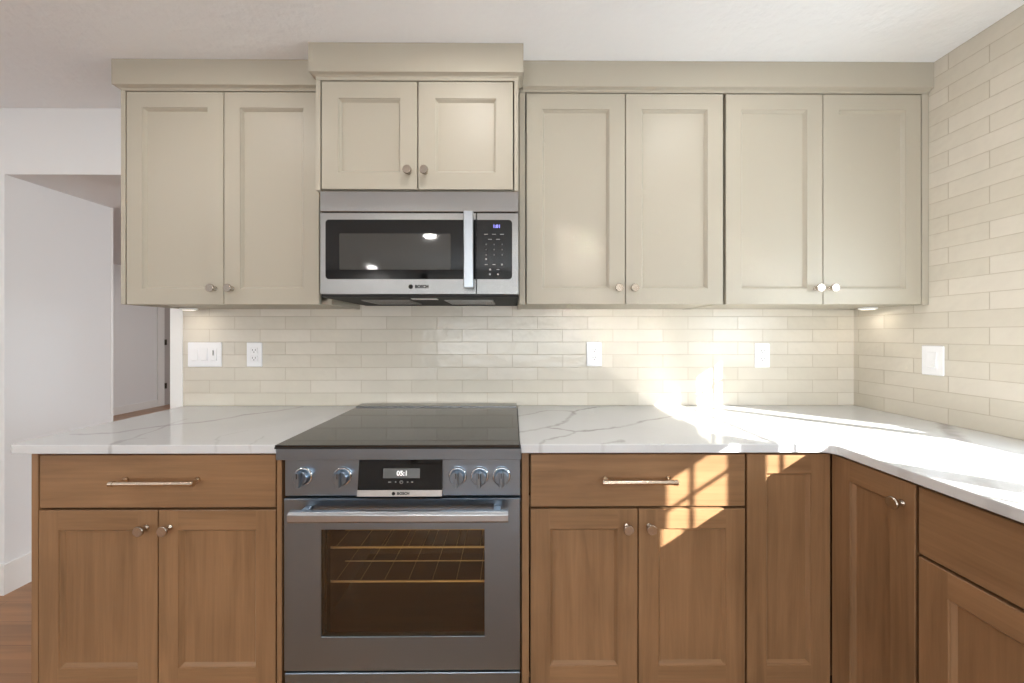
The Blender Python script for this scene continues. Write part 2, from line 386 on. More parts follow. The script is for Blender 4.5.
# wall beside the doorway, thick passage and header
b = MB()
b.box(-4.5, -2.485, 1.80, 2.27, 0, CEIL)
b.box(-2.485, -1.701, 1.80, 2.27, 2.052, CEIL)
struct(b.build('wall_left', M_wall))
b = MB(); b.prism([(-4.5, 1.80), (-4.5, 1.787), (-2.471, 1.787), (-2.471, 2.27), (-2.485, 2.27), (-2.485, 1.80)], 'z', 0, 0.146); struct(b.build('baseboard_left', M_trim))
b = MB(); b.box(-2.515, -2.485, 2.27, 2.288, 0, 2.10, 0, 0.002); struct(b.build('trim_2', M_trim))
b = MB(); b.box(-4.62, -4.5, -3.5, 2.27, 0, CEIL); struct(b.build('wall_side', M_wall))
b = MB(); b.box(-4.62, XR + 0.12, -3.62, -3.5, 0, CEIL); struct(b.build('wall_front', M_wall))
# hall beyond
b = MB(); b.box(-6.37, -6.25, 2.0, 9.0, 0, CEIL); struct(b.build('wall_hall', M_wall))
b = MB(); b.box(-6.37, 2.0, 9.0, 9.12, 0, CEIL); struct(b.build('wall_far', M_wall))
b = MB(); b.box(1.835, 1.95, 1.832, 9.0, 0, CEIL); struct(b.build('wall_end', M_wall))
b = MB(); b.box(-6.25, -4.62, 1.9, 2.0, 0, CEIL); struct(b.build('wall_stub', M_wall))
b = MB(); b.box(-6.25, -6.232, 2.0, 6.45, 0, 0.125, 0, 0.003); struct(b.build('baseboard_hall', M_trim))
dr = MB(); dr.box(-6.25, -6.225, 6.45, 6.57, 0, 2.1, 0, 0.003); dr.box(-6.25, -6.238, 6.57, 7.4, 0.01, 2.05, 1)
do = struct(dr.build('door_1', [M_trim, plain('grey_door_paint', (176, 170, 166), 0.45)]))
for zz in (1.13, 0.35):
    h = MB(); h.box(-6.226, -6.212, 6.565, 6.60, zz - 0.05, zz + 0.05, 0, 0.002); h.build('hinge', M_brass, do)
# added window frame on the solid wall, around the back fill lamp
def added_window(name, x0, x1, z0, z1):
    f = MB()
    for a in (x0, x1): f.box(a - 0.05, a + 0.05, -3.5, -3.45, z0 - 0.05, z1 + 0.05)
    for a in (z0, z1): f.box(x0 - 0.05, x1 + 0.05, -3.5, -3.45, a - 0.05, a + 0.05)
    f.box((x0 + x1) / 2 - 0.03, (x0 + x1) / 2 + 0.03, -3.5, -3.455, z0, z1)
    struct(f.build(name, M_trim))
added_window('added_window_frame', -1.50, 1.58, 0.65, 2.25)

# ------------------------------------------------------------------ cabinet parts
def door_mb(P, u0, u1, v0, v1, stile=0.064, t=0.019, rec=0.0125, bw=0.0100, c=0.0015, mats=(0, 1)):
    """P(u, v, w) -> world; w is out from the face-frame plane; mats: (stile+panel, rail)"""
    mb = MB()
    def quad(a, m): mb.add([P(*q) for q in a], [(0, 1, 2, 3)], m)
    def ring(r0, r1, m=(0, 0)):
        (a0, a1, b0, b1, w0), (c0, c1, d0, d1, w1) = r0, r1
        o = [(a0, b0, w0), (a1, b0, w0), (a1, b1, w0), (a0, b1, w0)]; i = [(c0, d0, w1), (c1, d0, w1), (c1, d1, w1), (c0, d1, w1)]
        for k in range(4): quad((o[k], o[(k+1) % 4], i[(k+1) % 4], i[k]), m[0] if k % 2 else m[1])
    S, R = mats
    ring((u0, u1, v0, v1, 0.001), (u0, u1, v0, v1, t - c), (S, R))
    ring((u0, u1, v0, v1, t - c), (u0 + c, u1 - c, v0 + c, v1 - c, t), (S, R))
    a0, a1, b0, b1 = u0 + stile, u1 - stile, v0 + stile, v1 - stile
    quad(((u0+c, v0+c, t), (a0, v0+c, t), (a0, v1-c, t), (u0+c, v1-c, t)), S)
    quad(((a1, v0+c, t), (u1-c, v0+c, t), (u1-c, v1-c, t), (a1, v1-c, t)), S)
    quad(((a0, v0+c, t), (a1, v0+c, t), (a1, b0, t), (a0, b0, t)), R)
    quad(((a0, b1, t), (a1, b1, t), (a1, v1-c, t), (a0, v1-c, t)), R)
    e = 0.003
    ring((a0, a1, b0, b1, t), (a0+e*.4, a1-e*.4, b0+e*.4, b1-e*.4, t - 0.0035), (S, R))
    ring((a0+e*.4, a1-e*.4, b0+e*.4, b1-e*.4, t - 0.0035), (a0+e, a1-e, b0+e, b1-e, t - 0.0040), (S, R))
    ring((a0+e, a1-e, b0+e, b1-e, t - 0.0040), (a0+bw, a1-bw, b0+bw, b1-bw, t - rec), (S, R))
    quad(((a0+bw, b0+bw, t-rec), (a1-bw, b0+bw, t-rec), (a1-bw, b1-bw, t-rec), (a0+bw, b1-bw, t-rec)), S)
    quad(((u0, v0, 0.001), (u0, v1, 0.001), (u1, v1, 0.001), (u1, v0, 0.001)), S)
    return mb
def slab_mb(P, u0, u1, v0, v1, t=0.019, m=0):
    mb = MB(); a = P(u0, v0, 0.001); q = P(u1, v1, t)
    mb.box(a[0], q[0], a[1], q[1], a[2], q[2], m, 0.0018); return mb
def facing_y(yf): return lambda u, v, w_: (u, yf - w_, v)          # faces the camera
def facing_x(xf, y0): return lambda u, v, w_: (xf - w_, y0 - u, v)  # faces left

# one knob, then copies of it
def knob_mesh(name, mat):
    k = MB(); k.lathe((0, 0, 0), (0, -1, 0), [(0.0095, 0), (0.0095, 0.002), (0.0062, 0.004), (0.0056, 0.014), (0.0085, 0.0180), (0.0155, 0.0215), (0.0166, 0.0235), (0.0166, 0.0275), (0.0150, 0.0295)], 22)
    me_o = k.build(name, mat); me = me_o.data; bpy.data.objects.remove(me_o); WLOC.pop(name, None); return me
KNOB = knob_mesh('knob', M_nickel)
def knob(parent, loc, rz=0.0):
    o = link('knob', KNOB, parent, loc); o.rotation_euler = (0, 0, rz); return o
def pull(parent, x0, x1, y, z):
    b = MB()
    L = x1 - x0; yb = y - 0.034
    b.cyl((x0, yb, z), (x1, yb, z), 0.0078, 14)
    for xx in (x0 + 0.001, x1 - 0.001):
        s = 1 if xx < (x0 + x1) / 2 else -1
        b.cyl((xx, yb, z), (xx + s * 0.012, yb, z), 0.0090, 14)
        b.cyl((xx + s * 0.016, yb, z), (xx + s * 0.016, y - 0.003, z), 0.0048, 12)
        b.cyl((xx + s * 0.016, y - 0.004, z), (xx + s * 0.016, y, z), 0.0095, 14)
    return b.build('handle', M_pull, parent)

# ------------------------------------------------------------------ wall cabinets
def upper(label, x0, x1, yf, z0, z1, doors, zd0, zd1, knobs, strips, zs):
    """yf: plane of the door fronts; strips: panels and fillers lying flush with the doors; zs: where the filler over the doors starts"""
    r = thing('wall_cabinet', label, 'cabinet', ((x0 + x1) / 2, YB, z0))
    P = facing_y(yf + 0.019); yb = yf + 0.045
    b = MB(); t = 0.018
    a0, a1 = x0, x1
    for (s0, s1, kind) in strips:
        if kind == 'end': a0 = s1
    b.box(a0, a0 + t, yb, YB - 0.001, z0 + 0.002, z1); b.box(a1 - t, a1, yb, YB - 0.001, z0 + 0.002, z1)
    b.box(a0 + t, a1 - t, yb, YB - 0.001, z0 + 0.004, z0 + 0.02); b.box(a0 + t, a1 - t, yb, YB - 0.001, z1 - 0.02, z1)
    b.box(a0 + t, a1 - t, YB - 0.02, YB - 0.001, z0 + 0.02, z1 - 0.02)
    b.build('body', M_frame, r)
    for (s0, s1, kind) in strips:
        b = MB(); b.box(s0, s1, yf, YB - 0.001 if kind == 'end' else yb - 0.0005, z0, zs - 0.0005, 0, 0.001); b.build('end_panel' if kind == 'end' else 'filler_strip', M_frame, r)
    b = MB(); b.box(x0, x1, yf, yb - 0.0005, zs, z1, 0, 0.0008); b.build('top_rail', M_frame, r)
    for (a, c_), kx in zip(doors, knobs):
        d = door_mb(P, a, c_, zd0, zd1, mats=(0, 0)).build('door', M_paint, r)
        knob(d, (kx, yf, zd0 + 0.0645))
    return r
def crown(zb, o_, ph): # cove and flat board, o_ = how far it stands out
    return [(0, zb), (-0.10 * o_, zb), (-0.16 * o_, zb + 0.2 * ph), (-0.42 * o_, zb + 0.42 * ph), (-0.75 * o_, zb + 0.62 * ph), (-0.97 * o_, zb + 0.72 * ph), (-o_, zb + ph), (-o_, CEIL - 0.001), (0, CEIL - 0.001)]
yU, yM = 1.492, 1.405
uL = upper('tall greige wall cabinet left of the microwave, with its left end exposed beside the doorway', -1.5915, -0.7596, yU, 1.391, 2.30,
           [(-1.5682, -1.1768), (-1.1735, -0.788)], 1.3905, 2.2560, (-1.2105, -1.141), [(-1.5915, -1.5732, 'end')], 2.2600)
c = MB(); c.sweep([(-1.5915, YB - 0.001), (-1.5915, yU), (-0.7800, yU)], crown(2.2655, 0.018, 0.0115)); c.build('crown_moulding', M_frame, uL)
uM = upper('short greige wall cabinet mounted directly above the microwave, its crown standing highest', -0.7550, 0.0229, yM, 1.822, 2.30,
           [(-0.7328, -0.3668), (-0.3622, 0.0018)], 1.8270, 2.2405, (-0.398, -0.335), [(-0.7550, -0.7378, 'filler'), (0.0068, 0.0229, 'filler')], 2.2450)
c = MB(); c.sweep([(-0.7550, yU - 0.020), (-0.7550, yM), (0.0229, yM), (0.0229, yU - 0.020)], crown(2.2580, 0.0185, 0.0110)); c.build('crown_moulding', M_frame, uM)
upper('tall greige wall cabinet immediately right of the microwave', 0.0242, 0.8695, yU, 1.391, 2.30,
      [(0.0572, 0.4607), (0.4640, 0.8641)], 1.3930, 2.2550, (0.4305, 0.4938), [(0.0280, 0.0520, 'filler')], 2.2595)
upper('tall greige wall cabinet in the corner against the tiled right wall', 0.8705, 1.7135, yU, 1.391, 2.30,
      [(0.8757, 1.2745), (1.2778, 1.6815)], 1.3930, 2.2550, (1.245, 1.304), [(1.6850, 1.7135, 'filler')], 2.2595)
c = MB(); c.sweep([(0.0425, yU), (XR - 0.001, yU)], crown(2.2640, 0.018, 0.0115)); tag(c.build('crown_moulding', M_frame, loc=(0.88, yU, 2.262)), 'long greige crown moulding over the two wall cabinets right of the microwave', 'moulding')

# ------------------------------------------------------------------ base cabinets
yL = 1.22     # plane behind the door fronts
def base_body(r, x0, x1, y0, y1, z1=0.885, toe=0.075):
    b = MB(); t = 0.018
    b.box(x0, x0 + t, y0, y1, 0.0, z1); b.box(x1 - t, x1, y0, y1, 0.0, z1)
    b.box(x0 + t, x1 - t, y1 - t, y1, 0.1, z1); b.box(x0 + t, x1 - t, y0, y1 - t, 0.1, 0.118); b.box(x0 + t, x1 - t, y0, y0 + 0.02, 0.68, 0.72); b.box(x0 + t, x1 - t, y0, y0 + 0.02, 0.86, z1)
    b.box(x0 + t, x1 - t, y0 + toe, y0 + toe + t, 0.0, 0.1, 2)
    return b.build('body', [M_wv, M_wh, M_toe], r)
def base_front(r, P, drawer, doors, knobs, mats, handle=None, kz=0.638, krz=0.0):
    if drawer:
        d = slab_mb(P, drawer[0], drawer[1], 0.7018, 0.8745).build('drawer', mats[1], r)
        if handle: pull(d, handle[0], handle[1], P(0, 0, 0.019)[1], 0.794)
    top = 0.6935 if drawer else 0.8745
    for (a, c_), k in zip(doors, knobs):
        d = door_mb(P, a, c_, 0.112, top, mats=(0, 1)).build('door', [mats[0], mats[1]], r)
        if k is not None: knob(d, P(k, kz, 0.019), krz)
def panel(r, x0, x1, y0, y1, name='filler_strip'):
    b = MB(); b.box(x0, x1, y0, y1, 0.0 if name == 'end_panel' else 0.1, 0.885, 0, 0.001); return b.build(name, M_wv, r)
P = facing_y(yL - 0.001); yB_ = yL + 0.025
r = thing('base_cabinet', 'brown wooden base cabinet left of the range, two doors under one drawer', 'cabinet', (-1.18, 1.5, 0))
base_body(r, -1.5475, -0.7585, yB_, YB - 0.002)
panel(r, -1.5700, -1.5485, 1.2, YB - 0.002, 'end_panel'); panel(r, -0.7715, -0.7555, 1.2, yB_ - 0.0005)
base_front(r, P, (-1.5434, -0.7762), [(-1.5464, -1.1612), (-1.1572, -0.7762)], (-1.197, -1.121), (M_wv, M_wh), (-1.279, -1.012))
r = thing('base_cabinet', 'brown wooden base cabinet right of the range, sunlight patch across its drawer', 'cabinet', (0.4, 1.5, 0))
base_body(r, 0.0315, 0.7705, yB_, YB - 0.002)
panel(r, 0.0300, 0.0540, 1.2, yB_ - 0.0005)
base_front(r, P, (0.0595, 0.7679), [(0.0595, 0.4122), (0.4162, 0.7679)], (0.375, 0.450), (M_wv, M_wh), (0.289, 0.530))
# corner cabinet with its hinged pair of leaves
XS = 1.0720     # plane behind the doors of the side run
r = thing('base_cabinet', 'brown wooden corner base cabinet with two tall door leaves meeting at a right angle', 'cabinet', (1.25, 1.5, 0))
b = MB()
b.prism([(0.7715, yB_), (XS + 0.025, yB_), (XS + 0.025, 0.9455), (XR - 0.002, 0.9455), (XR - 0.002, YB - 0.002), (0.7715, YB - 0.002)], 'z', 0.1, 0.885)
b.prism([(0.7715, yL + 0.09), (XS + 0.09, yL + 0.09), (XS + 0.09, 0.9455), (XR - 0.002, 0.9455), (XR - 0.002, YB - 0.002), (0.7715, YB - 0.002)], 'z', 0.0, 0.1, 1)
b.build('body', [M_wv, M_toe], r)
PX = facing_x(XS, yL)
door_mb(P, 0.7751, 1.0508, 0.112, 0.8745).build('door', [M_wv, M_wh], r)
dd = door_mb(PX, yL - 1.198, yL - 0.9485, 0.112, 0.8745).build('door', [M_wv, M_wy], r)
knob(dd, PX(yL - 0.982, 0.8135, 0.019), -math.pi / 2)
# right-hand run
r = thing('base_cabinet', 'brown wooden base cabinet at the right edge, its front turned toward the range', 'cabinet', (1.4, 0.5, 0))
b = MB(); t = 0.018; x0 = XS + 0.025
b.box(x0, XR - 0.002, 0.9265, 0.9445, 0, 0.885); b.box(x0, XR - 0.002, 0.03, 0.048, 0, 0.885)
b.box(XR - 0.02, XR - 0.002, 0.048, 0.9265, 0.1, 0.885); b.box(x0, XR - 0.02, 0.048, 0.9265, 0.1, 0.118); b.box(x0, x0 + 0.02, 0.048, 0.9265, 0.68, 0.72); b.box(XS + 0.09, XS + 0.108, 0.048, 0.9265, 0, 0.1, 1)
b.build('body', [M_wv, M_toe], r)
PX = facing_x(XS, 0.9445)
base_front(r, PX, (0.0035, 0.911), [(0.0035, 0.4552), (0.4592, 0.911)], (0.4352, 0.4792), (M_wv, M_wy), None, krz=-math.pi / 2)

# ------------------------------------------------------------------ worktops
def G(px, py, z=0.914):   # a vein point measured on the slab
    zc = 365 * (1.2685 - z) / (py - 334.5); xc = (px - 514.6) / 365 * zc
    return (xc + zc * 0.0058, zc - xc * 0.0058)
VE = [([G(70, 435), G(120, 432), G(153, 427), G(213, 421), G(246, 415), G(300, 407.3)], 0.013, 0.62),
      ([G(116, 444), G(142, 434), G(166, 425), G(186, 419)], 0.008, 0.40),
      ([G(112, 445), G(120, 441), G(150, 437)], 0.007, 0.45),
      ([G(215, 445), G(222, 436), G(250, 430)], 0.006, 0.30), ([G(252, 446), G(262, 437)], 0.006, 0.35),
      ([G(510, 433), G(546, 428), G(567, 420), G(574, 411.7), G(597, 407), G(640, 405)], 0.012, 0.72),
      ([G(510, 418), G(548, 410.5), G(574, 411.2)], 0.011, 0.60),
      ([G(546, 428), G(576, 432.3), G(609, 428.6), G(632, 424.6), G(670, 416.5), G(720, 411)], 0.012, 0.75),
      ([G(538, 446), G(545, 440), G(569, 435), G(576, 432.3)], 0.010, 0.70),
      ([G(605, 444), G(626, 441)], 0.014, 0.8),
      ([G(944, 424), G(956, 436), G(958, 448), G(972, 466), G(980, 480), G(996, 500)], 0.026, 0.62),
      ([G(852, 440), G(884, 452), G(900, 462), G(906, 470)], 0.018, 0.42),
      ([G(910, 440), G(940, 452), G(962, 460)], 0.014, 0.40),
      ([G(836, 436), G(800, 428), G(760, 424), G(700, 428)], 0.010, 0.35)]
M_q1 = quartz('white_quartz_left', VE[:5]); M_q2 = quartz('white_quartz_right', VE[5:])
def arc(cx, cy, r, a0, a1, n=8): return [(cx + r * math.cos(math.radians(a0 + (a1 - a0) * i / n)), cy + r * math.sin(math.radians(a0 + (a1 - a0) * i / n))) for i in range(n + 1)]
ZT, ZB = 0.914, 0.8855
b = MB(); x0, yf, x1 = -1.630, 1.176, -0.7500
b.prism(arc(x0 + 0.04, yf + 0.04, 0.04, 180, 270) + [(x1, yf), (x1, YB - 0.0005), (x0, YB - 0.006)], 'z', ZB, ZT)
tag(b.build('worktop', M_q1, bevel=0.003), 'white veined quartz worktop left of the range', 'worktop')
b = MB(); xf = 1.0330
b.prism([(0.0235, YB - 0.0005), (0.0235, yf)] + arc(xf - 0.035, yf - 0.035, 0.035, 90, 0) + [(xf, 0.02), (XR - 0.0005, 0.02), (XR - 0.0005, YB - 0.0005)], 'z', ZB, ZT)
tag(b.build('worktop', M_q2, bevel=0.003), 'white veined L-shaped quartz worktop right of the range, turning the corner in sunlight', 'worktop')

# ------------------------------------------------------------------ range
RX0, RX1 = -0.7279, 0.0252
rg = thing('range', 'stainless steel slide-in electric range with black glass cooktop between the base cabinets', 'range', (-0.351, 1.48, 0))
b = MB()
b.box(RX0 + 0.002, RX0 + 0.012, 1.19, 1.80, 0.03, 0.905); b.box(RX1 - 0.012, RX1 - 0.002, 1.19, 1.80, 0.03, 0.905)
b.box(RX0 + 0.012, RX1 - 0.012, 1.785, 1.80, 0.03, 0.905); b.box(RX0 + 0.012, RX1 - 0.012, 1.19, 1.785, 0.03, 0.045); b.box(RX0 + 0.012, RX1 - 0.012, 1.19, 1.785, 0.89, 0.905)
b.box(RX0 + 0.012, RX1 - 0.012, 1.19, 1.20, 0.735, 0.76); b.box(RX0 + 0.012, RX1 - 0.012, 1.19, 1.20, 0.18, 0.20)
b.build('body', M_gap, rg)
b = MB(); b.prism([(-0.745, 1.148), (0.021, 1.148), (0.0205, 1.745), (-0.7475, 1.745)], 'z', 0.9148, 0.9215); ck = b.build('cooktop', M_cook, rg, bevel=0.001)
b = MB(); b.box(-0.7475, 0.0205, 1.746, 1.815, 0.9148, 0.9275, 0, 0.002); b.build('rear_trim', M_steel, rg)
b = MB(); b.box(-0.7495, 0.0283, 1.1585, 1.1755, 0.8705, 0.9085, 0, 0.002); b.box(-0.7475, 0.0262, 1.15, 1.1755, 0.9085, 0.9145, 1); b.build('front_trim', [M_rsteel, M_gap], rg)
b = MB(); b.box(RX0, RX1, 1.172, 1.19, 0.7515, 0.8700, 0, 0.0015); cp = b.build('control_panel', M_rsteel, rg)
# tilted black display with its silver lip
def wedge(x0, x1, zb, zt, yb, yt, yback, m=0):
    return ([(x0, yback, zb), (x1, yback, zb), (x1, yb, zb), (x0, yb, zb), (x0, yback, zt), (x1, yback, zt), (x1, yt, zt), (x0, yt, zt)],
            [(0, 1, 2, 3), (4, 7, 6, 5), (3, 2, 6, 7), (0, 4, 5, 1), (0, 3, 7, 4), (1, 5, 6, 2)])
def ydisp(z): return 1.1715 - (0.8700 - z) / (0.8700 - 0.757) * 0.016
b = MB(); b.add(*wedge(-0.4905, -0.2240, 0.776, 0.8685, ydisp(0.776), ydisp(0.8685), 1.172)); dp = b.build('display', M_black, rg)
b = MB(); b.add(*wedge(-0.4910, -0.2235, 0.7565, 0.7755, ydisp(0.7565), ydisp(0.7755) - 0.001, 1.172)); sl = b.build('display_lip', M_silver, rg)
b = MB(); zz0, zz1 = 0.8115, 0.8410; b.add(*wedge(-0.4120, -0.2950, zz0, zz1, ydisp(zz0) - 0.0006, ydisp(zz1) - 0.0006, ydisp(zz1))); b.build('screen', M_lcd, dp)
tilt = math.atan2(0.016, 0.113)
text('clock_digits', '05:1', 0.021, (-0.351, ydisp(0.826) - 0.0012, 0.826), M_ledw, dp, bold=0.0006, rx=math.pi / 2 - tilt)
b = MB()
for xx, ww in ((-0.390, 0.009), (-0.371, 0.004), (-0.333, 0.005), (-0.319, 0.006)): b.box(xx - ww / 2, xx + ww / 2, ydisp(0.8) - 0.0008, ydisp(0.8), 0.7985, 0.8015)
b.lathe((-0.353, ydisp(0.8), 0.8), (0, -1, 0), [(0.0055, 0), (0.0055, 0.0008), (0.0040, 0.0008), (0.0040, 0.0)], 16)
b.build('touch_symbols', M_grey, dp)
text('lettering', 'BOSCH', 0.0115, (-0.345, ydisp(0.766) - 0.0022, 0.766), M_ink, sl, width=0.038, bold=0.0004, rx=math.pi / 2 - tilt)
def logo(parent, x, y, z, r, mat):
    b = MB()
    b.lathe((x, y, z), (0, -1, 0), [(r, 0), (r, 0.0006), (r * 0.8, 0.0006), (r * 0.8, 0)], 20)
    b.box(x - r * 0.45, x - r * 0.25, y - 0.0006, y, z - r * 0.5, z + r * 0.5); b.box(x + r * 0.25, x + r * 0.45, y - 0.0006, y, z - r * 0.5, z + r * 0.5); b.box(x - r * 0.3, x + r * 0.3, y - 0.0006, y, z - r * 0.12, z + r * 0.12)
    b.build('emblem', mat, parent)
logo(sl, -0.376, ydisp(0.766) - 0.0018, 0.766, 0.0055, M_ink)
def range_knob(x, z):
    y = 1.172; b = MB()
    b.lathe((x, y, z), (0, -1, 0), [(0.0295, 0), (0.0295, 0.003), (0.0275, 0.005), (0.0262, 0.006)], 32)
    o = b.build('knob', M_chrome, rg)
    b = MB(); b.lathe((x, y - 0.006, z), (0, -1, 0), [(0.0245, 0), (0.0235, 0.015), (0.0205, 0.018)], 32)
    b.build('knob_cap', M_rsteel, o)
    b = MB(); b.box(x - 0.0065, x + 0.0065, y - 0.040, y - 0.020, z - 0.024, z + 0.024, 0, 0.002); b.box(x - 0.001, x + 0.001, y - 0.0405, y - 0.0398, z + 0.006, z + 0.022, 1)
    b.build('knob_grip', [M_rsteel, M_black], o)
for x in (-0.668, -0.543, -0.1755, -0.1050, -0.0350): range_knob(x, 0.815)
# oven door: steel frame round a window
b = MB(); y0, y1 = 1.166, 1.186; W0, W1, Z0, Z1 = -0.6095, -0.0893, 0.3045, 0.6465; D0, D1 = 0.1955, 0.7450
def rect_ring(mb, a0, a1, b0, b1, c0, c1, d0, d1, y0, y1, m=0):
    mb.box(a0, c0, y0, y1, b0, b1, m); mb.box(c1, a1, y0, y1, b0, b1, m); mb.box(c0, c1, y0, y1, b0, d0, m); mb.box(c0, c1, y0, y1, d1, b1, m)
O = [(RX0, D0), (RX1, D0), (RX1, D1), (RX0, D1)]; I = [(W0, Z0), (W1, Z0), (W1, Z1), (W0, Z1)]
c_ = 0.002
def rr(pts, g): x_ = (pts[0][0] + g, pts[1][0] - g); z_ = (pts[0][1] + g, pts[2][1] - g); return [(x_[0], z_[0]), (x_[1], z_[0]), (x_[1], z_[1]), (x_[0], z_[1])]
loops = [(O, y1), (O, y0 + c_), (rr(O, c_), y0), (rr(I, -0.001), y0), (I, y0 + 0.001), (I, y1)]
V = []; F = []
for pts, yy in loops: V += [(p[0], yy, p[1]) for p in pts]
n = len(loops)
for k in range(n):
    kk = (k + 1) % n
    for i in range(4): j = (i + 1) % 4; F.append((k*4+i, k*4+j, kk*4+j, kk*4+i))
b.add(V, F); od = b.build('oven_door', M_rsteel, rg)
b = MB(); b.box(W0, W1, 1.1685, 1.1715, Z0, Z1); b.build('window_glass', M_oglass, od)
b = MB()   # flat-fronted bar with rounded ends on two posts
hz, hy = 0.713, 1.118
b.prism([(hy - 0.013, hz - 0.011), (hy - 0.013, hz + 0.009), (hy - 0.006, hz + 0.0165), (hy + 0.006, hz + 0.0165), (hy + 0.009, hz + 0.012), (hy + 0.009, hz - 0.012), (hy + 0.005, hz - 0.0165), (hy - 0.008, hz - 0.0165)], 'x', -0.6810, -0.0130)
for xx in (-0.648, -0.048): b.box(xx - 0.011, xx + 0.011, hy + 0.008, 1.166, hz - 0.010, hz + 0.010, 0, 0.002)
b.build('handle', M_hsteel, od, bevel=0.002)
b = MB(); b.box(RX0 + 0.001, RX1 - 0.001, 1.168, 1.186, 0.060, 0.1870, 0, 0.002); b.build('drawer', M_rsteel, rg)
b = MB(); b.box(RX0 + 0.02, RX1 - 0.02, 1.23, 1.25, 0.0, 0.06); b.build('toe_kick', M_gap, rg)
# oven cavity and racks
b = MB(); cx0, cx1, cz0, cz1, cy1 = -0.640, -0.060, 0.285, 0.675, 1.64
b.box(cx0 - 0.01, cx0, 1.19, cy1, cz0, cz1); b.box(cx1, cx1 + 0.01, 1.19, cy1, cz0, cz1); b.box(cx0, cx1, cy1, cy1 + 0.01, cz0, cz1)
b.box(cx0, cx1, 1.19, cy1, cz0 - 0.01, cz0); b.box(cx0, cx1, 1.19, cy1, cz1, cz1 + 0.01)
b.build('oven_cavity', M_enamel, rg)
for zr in (0.5560, 0.4420):
    b = MB()
    b.cyl((cx0 + 0.03, 1.225, zr), (cx1 - 0.002, 1.225, zr), 0.0036, 8)
    b.cyl((cx0 + 0.03, 1.335, zr), (cx1 - 0.002, 1.335, zr), 0.0020, 8)
    b.cyl((cx0 + 0.03, 1.60, zr), (cx1 - 0.002, 1.60, zr), 0.0024, 8)
    for k in range(7): xx = cx0 + 0.045 + k * 0.081; b.cyl((xx, 1.223, zr - 0.004), (xx, 1.60, zr - 0.004), 0.0006, 6)
    b.build('oven_rack', M_rack, rg)
b = MB(); b.box(cx0 + 0.0005, cx0 + 0.036, 1.192, 1.215, cz0 + 0.002, cz1 - 0.002, 0)
for k in range(9): b.lathe((cx0 + 0.023, 1.193, 0.40 + k * 0.030), (0, -1, 0), [(0.0022, 0), (0.0016, 0.0025)], 8, 1)
b.build('oven_gasket', [M_gap, M_rack], rg)

# ------------------------------------------------------------------ microwave
MX0, MX1, MY = -0.7300, 0.0236, 1.388
mw = thing('microwave', 'stainless steel over-the-range microwave with black glass door under the short cabinet', 'microwave', (-0.353, YB, 1.41))
b = MB(); b.box(MX0 + 0.003, MX1 - 0.001, MY + 0.034, YB - 0.001, 1.411, 1.815); b.box(MX0 + 0.004, MX1 - 0.004, MY + 0.004, MY + 0.034, 1.411, 1.4205); b.build('body', M_gap, mw)
b = MB(); b.box(MX0, MX1, MY, MY + 0.034, 1.7345, 1.8125, 0, 0.002); b.build('vent_grille', M_steel, mw)
SX = -0.1375
def plate(mb, x0, x1, z0, z1, y, r, d, m, corners=(1, 1, 1, 1)):
    pts = []
    for (cx_, cz_, a0, on) in ((x0 + r, z0 + r, 180, corners[0]), (x1 - r, z0 + r, 270, corners[1]), (x1 - r, z1 - r, 0, corners[2]), (x0 + r, z1 - r, 90, corners[3])):
        if on: pts += arc(cx_, cz_, r, a0, a0 + 90, 6)
        else: pts.append((x0 if a0 in (180, 90) else x1, z0 if a0 in (180, 270) else z1))
    mb.prism(pts, 'y', y, y + d, m)
b = MB(); b.box(MX0, SX - 0.001, MY, MY + 0.034, 1.4208, 1.7310, 0, 0.002); md = b.build('door', M_steel, mw)
b = MB(); plate(b, -0.7085, SX - 0.0012, 1.4785, 1.7040, MY - 0.0012, 0.013, 0.0015, 0, (1, 0, 0, 1)); wn = b.build('door_glass', M_black, md)
b = MB(); plate(b, -0.6560, -0.2345, 1.5140, 1.6515, MY - 0.0018, 0.004, 0.0008, 0); b.build('window_mesh', M_mesh, wn)
text('lettering', 'BOSCH', 0.0165, (-0.3445, MY - 0.0006, 1.4500), M_ink, md, width=0.051, bold=0.0010)
logo(md, -0.3865, MY, 1.4500, 0.0085, M_ink)
b = MB()
hx = -0.1620; hy = MY - 0.043
b.box(hx - 0.0175, hx + 0.0175, hy - 0.008, hy + 0.008, 1.4400, 1.7230, 0, 0.003)
for zz in (1.462, 1.702): b.box(hx - 0.009, hx + 0.009, hy + 0.007, MY, zz - 0.012, zz + 0.012, 0, 0.001)
b.build('handle', M_hsteel, md)
b = MB(); b.box(SX + 0.001, MX1, MY, MY + 0.034, 1.4208, 1.7310, 0, 0.002); cp = b.build('control_panel', M_steel, mw)
b = MB(); plate(b, SX + 0.0012, -0.0015, 1.4785, 1.7040, MY - 0.0012, 0.013, 0.0015, 0, (0, 1, 1, 0)); kp = b.build('keypad', plain('keypad_glass', (22, 22, 22), 0.07), cp)
text('clock_digits', '1:01', 0.017, (-0.0600, MY - 0.0016, 1.6790), M_led, kp, bold=0.0005)
def key(name, px, py, w_, h_, mat): # a printed key legend on the panel
    x = (px - 514.6) / 365 * MY + MY * 0.0058; z = 1.2685 + (334.5 - py) / 365 * MY
    b = MB(); b.box(x - w_ / 2, x + w_ / 2, MY - 0.0017, MY - 0.001, z - h_ / 2, z + h_ / 2); b.build(name, mat, kp)
for px, py in ((486, 234.4), (494, 234.4), (502, 234.4), (490, 239.4), (498, 239.4)): key('key_legend', px, py, 0.0145, 0.0022, M_grey)
for px, py in ((486.2, 264.6), (494, 264.6), (498, 269.6)): key('key_legend', px, py, 0.011, 0.0026, M_grey)
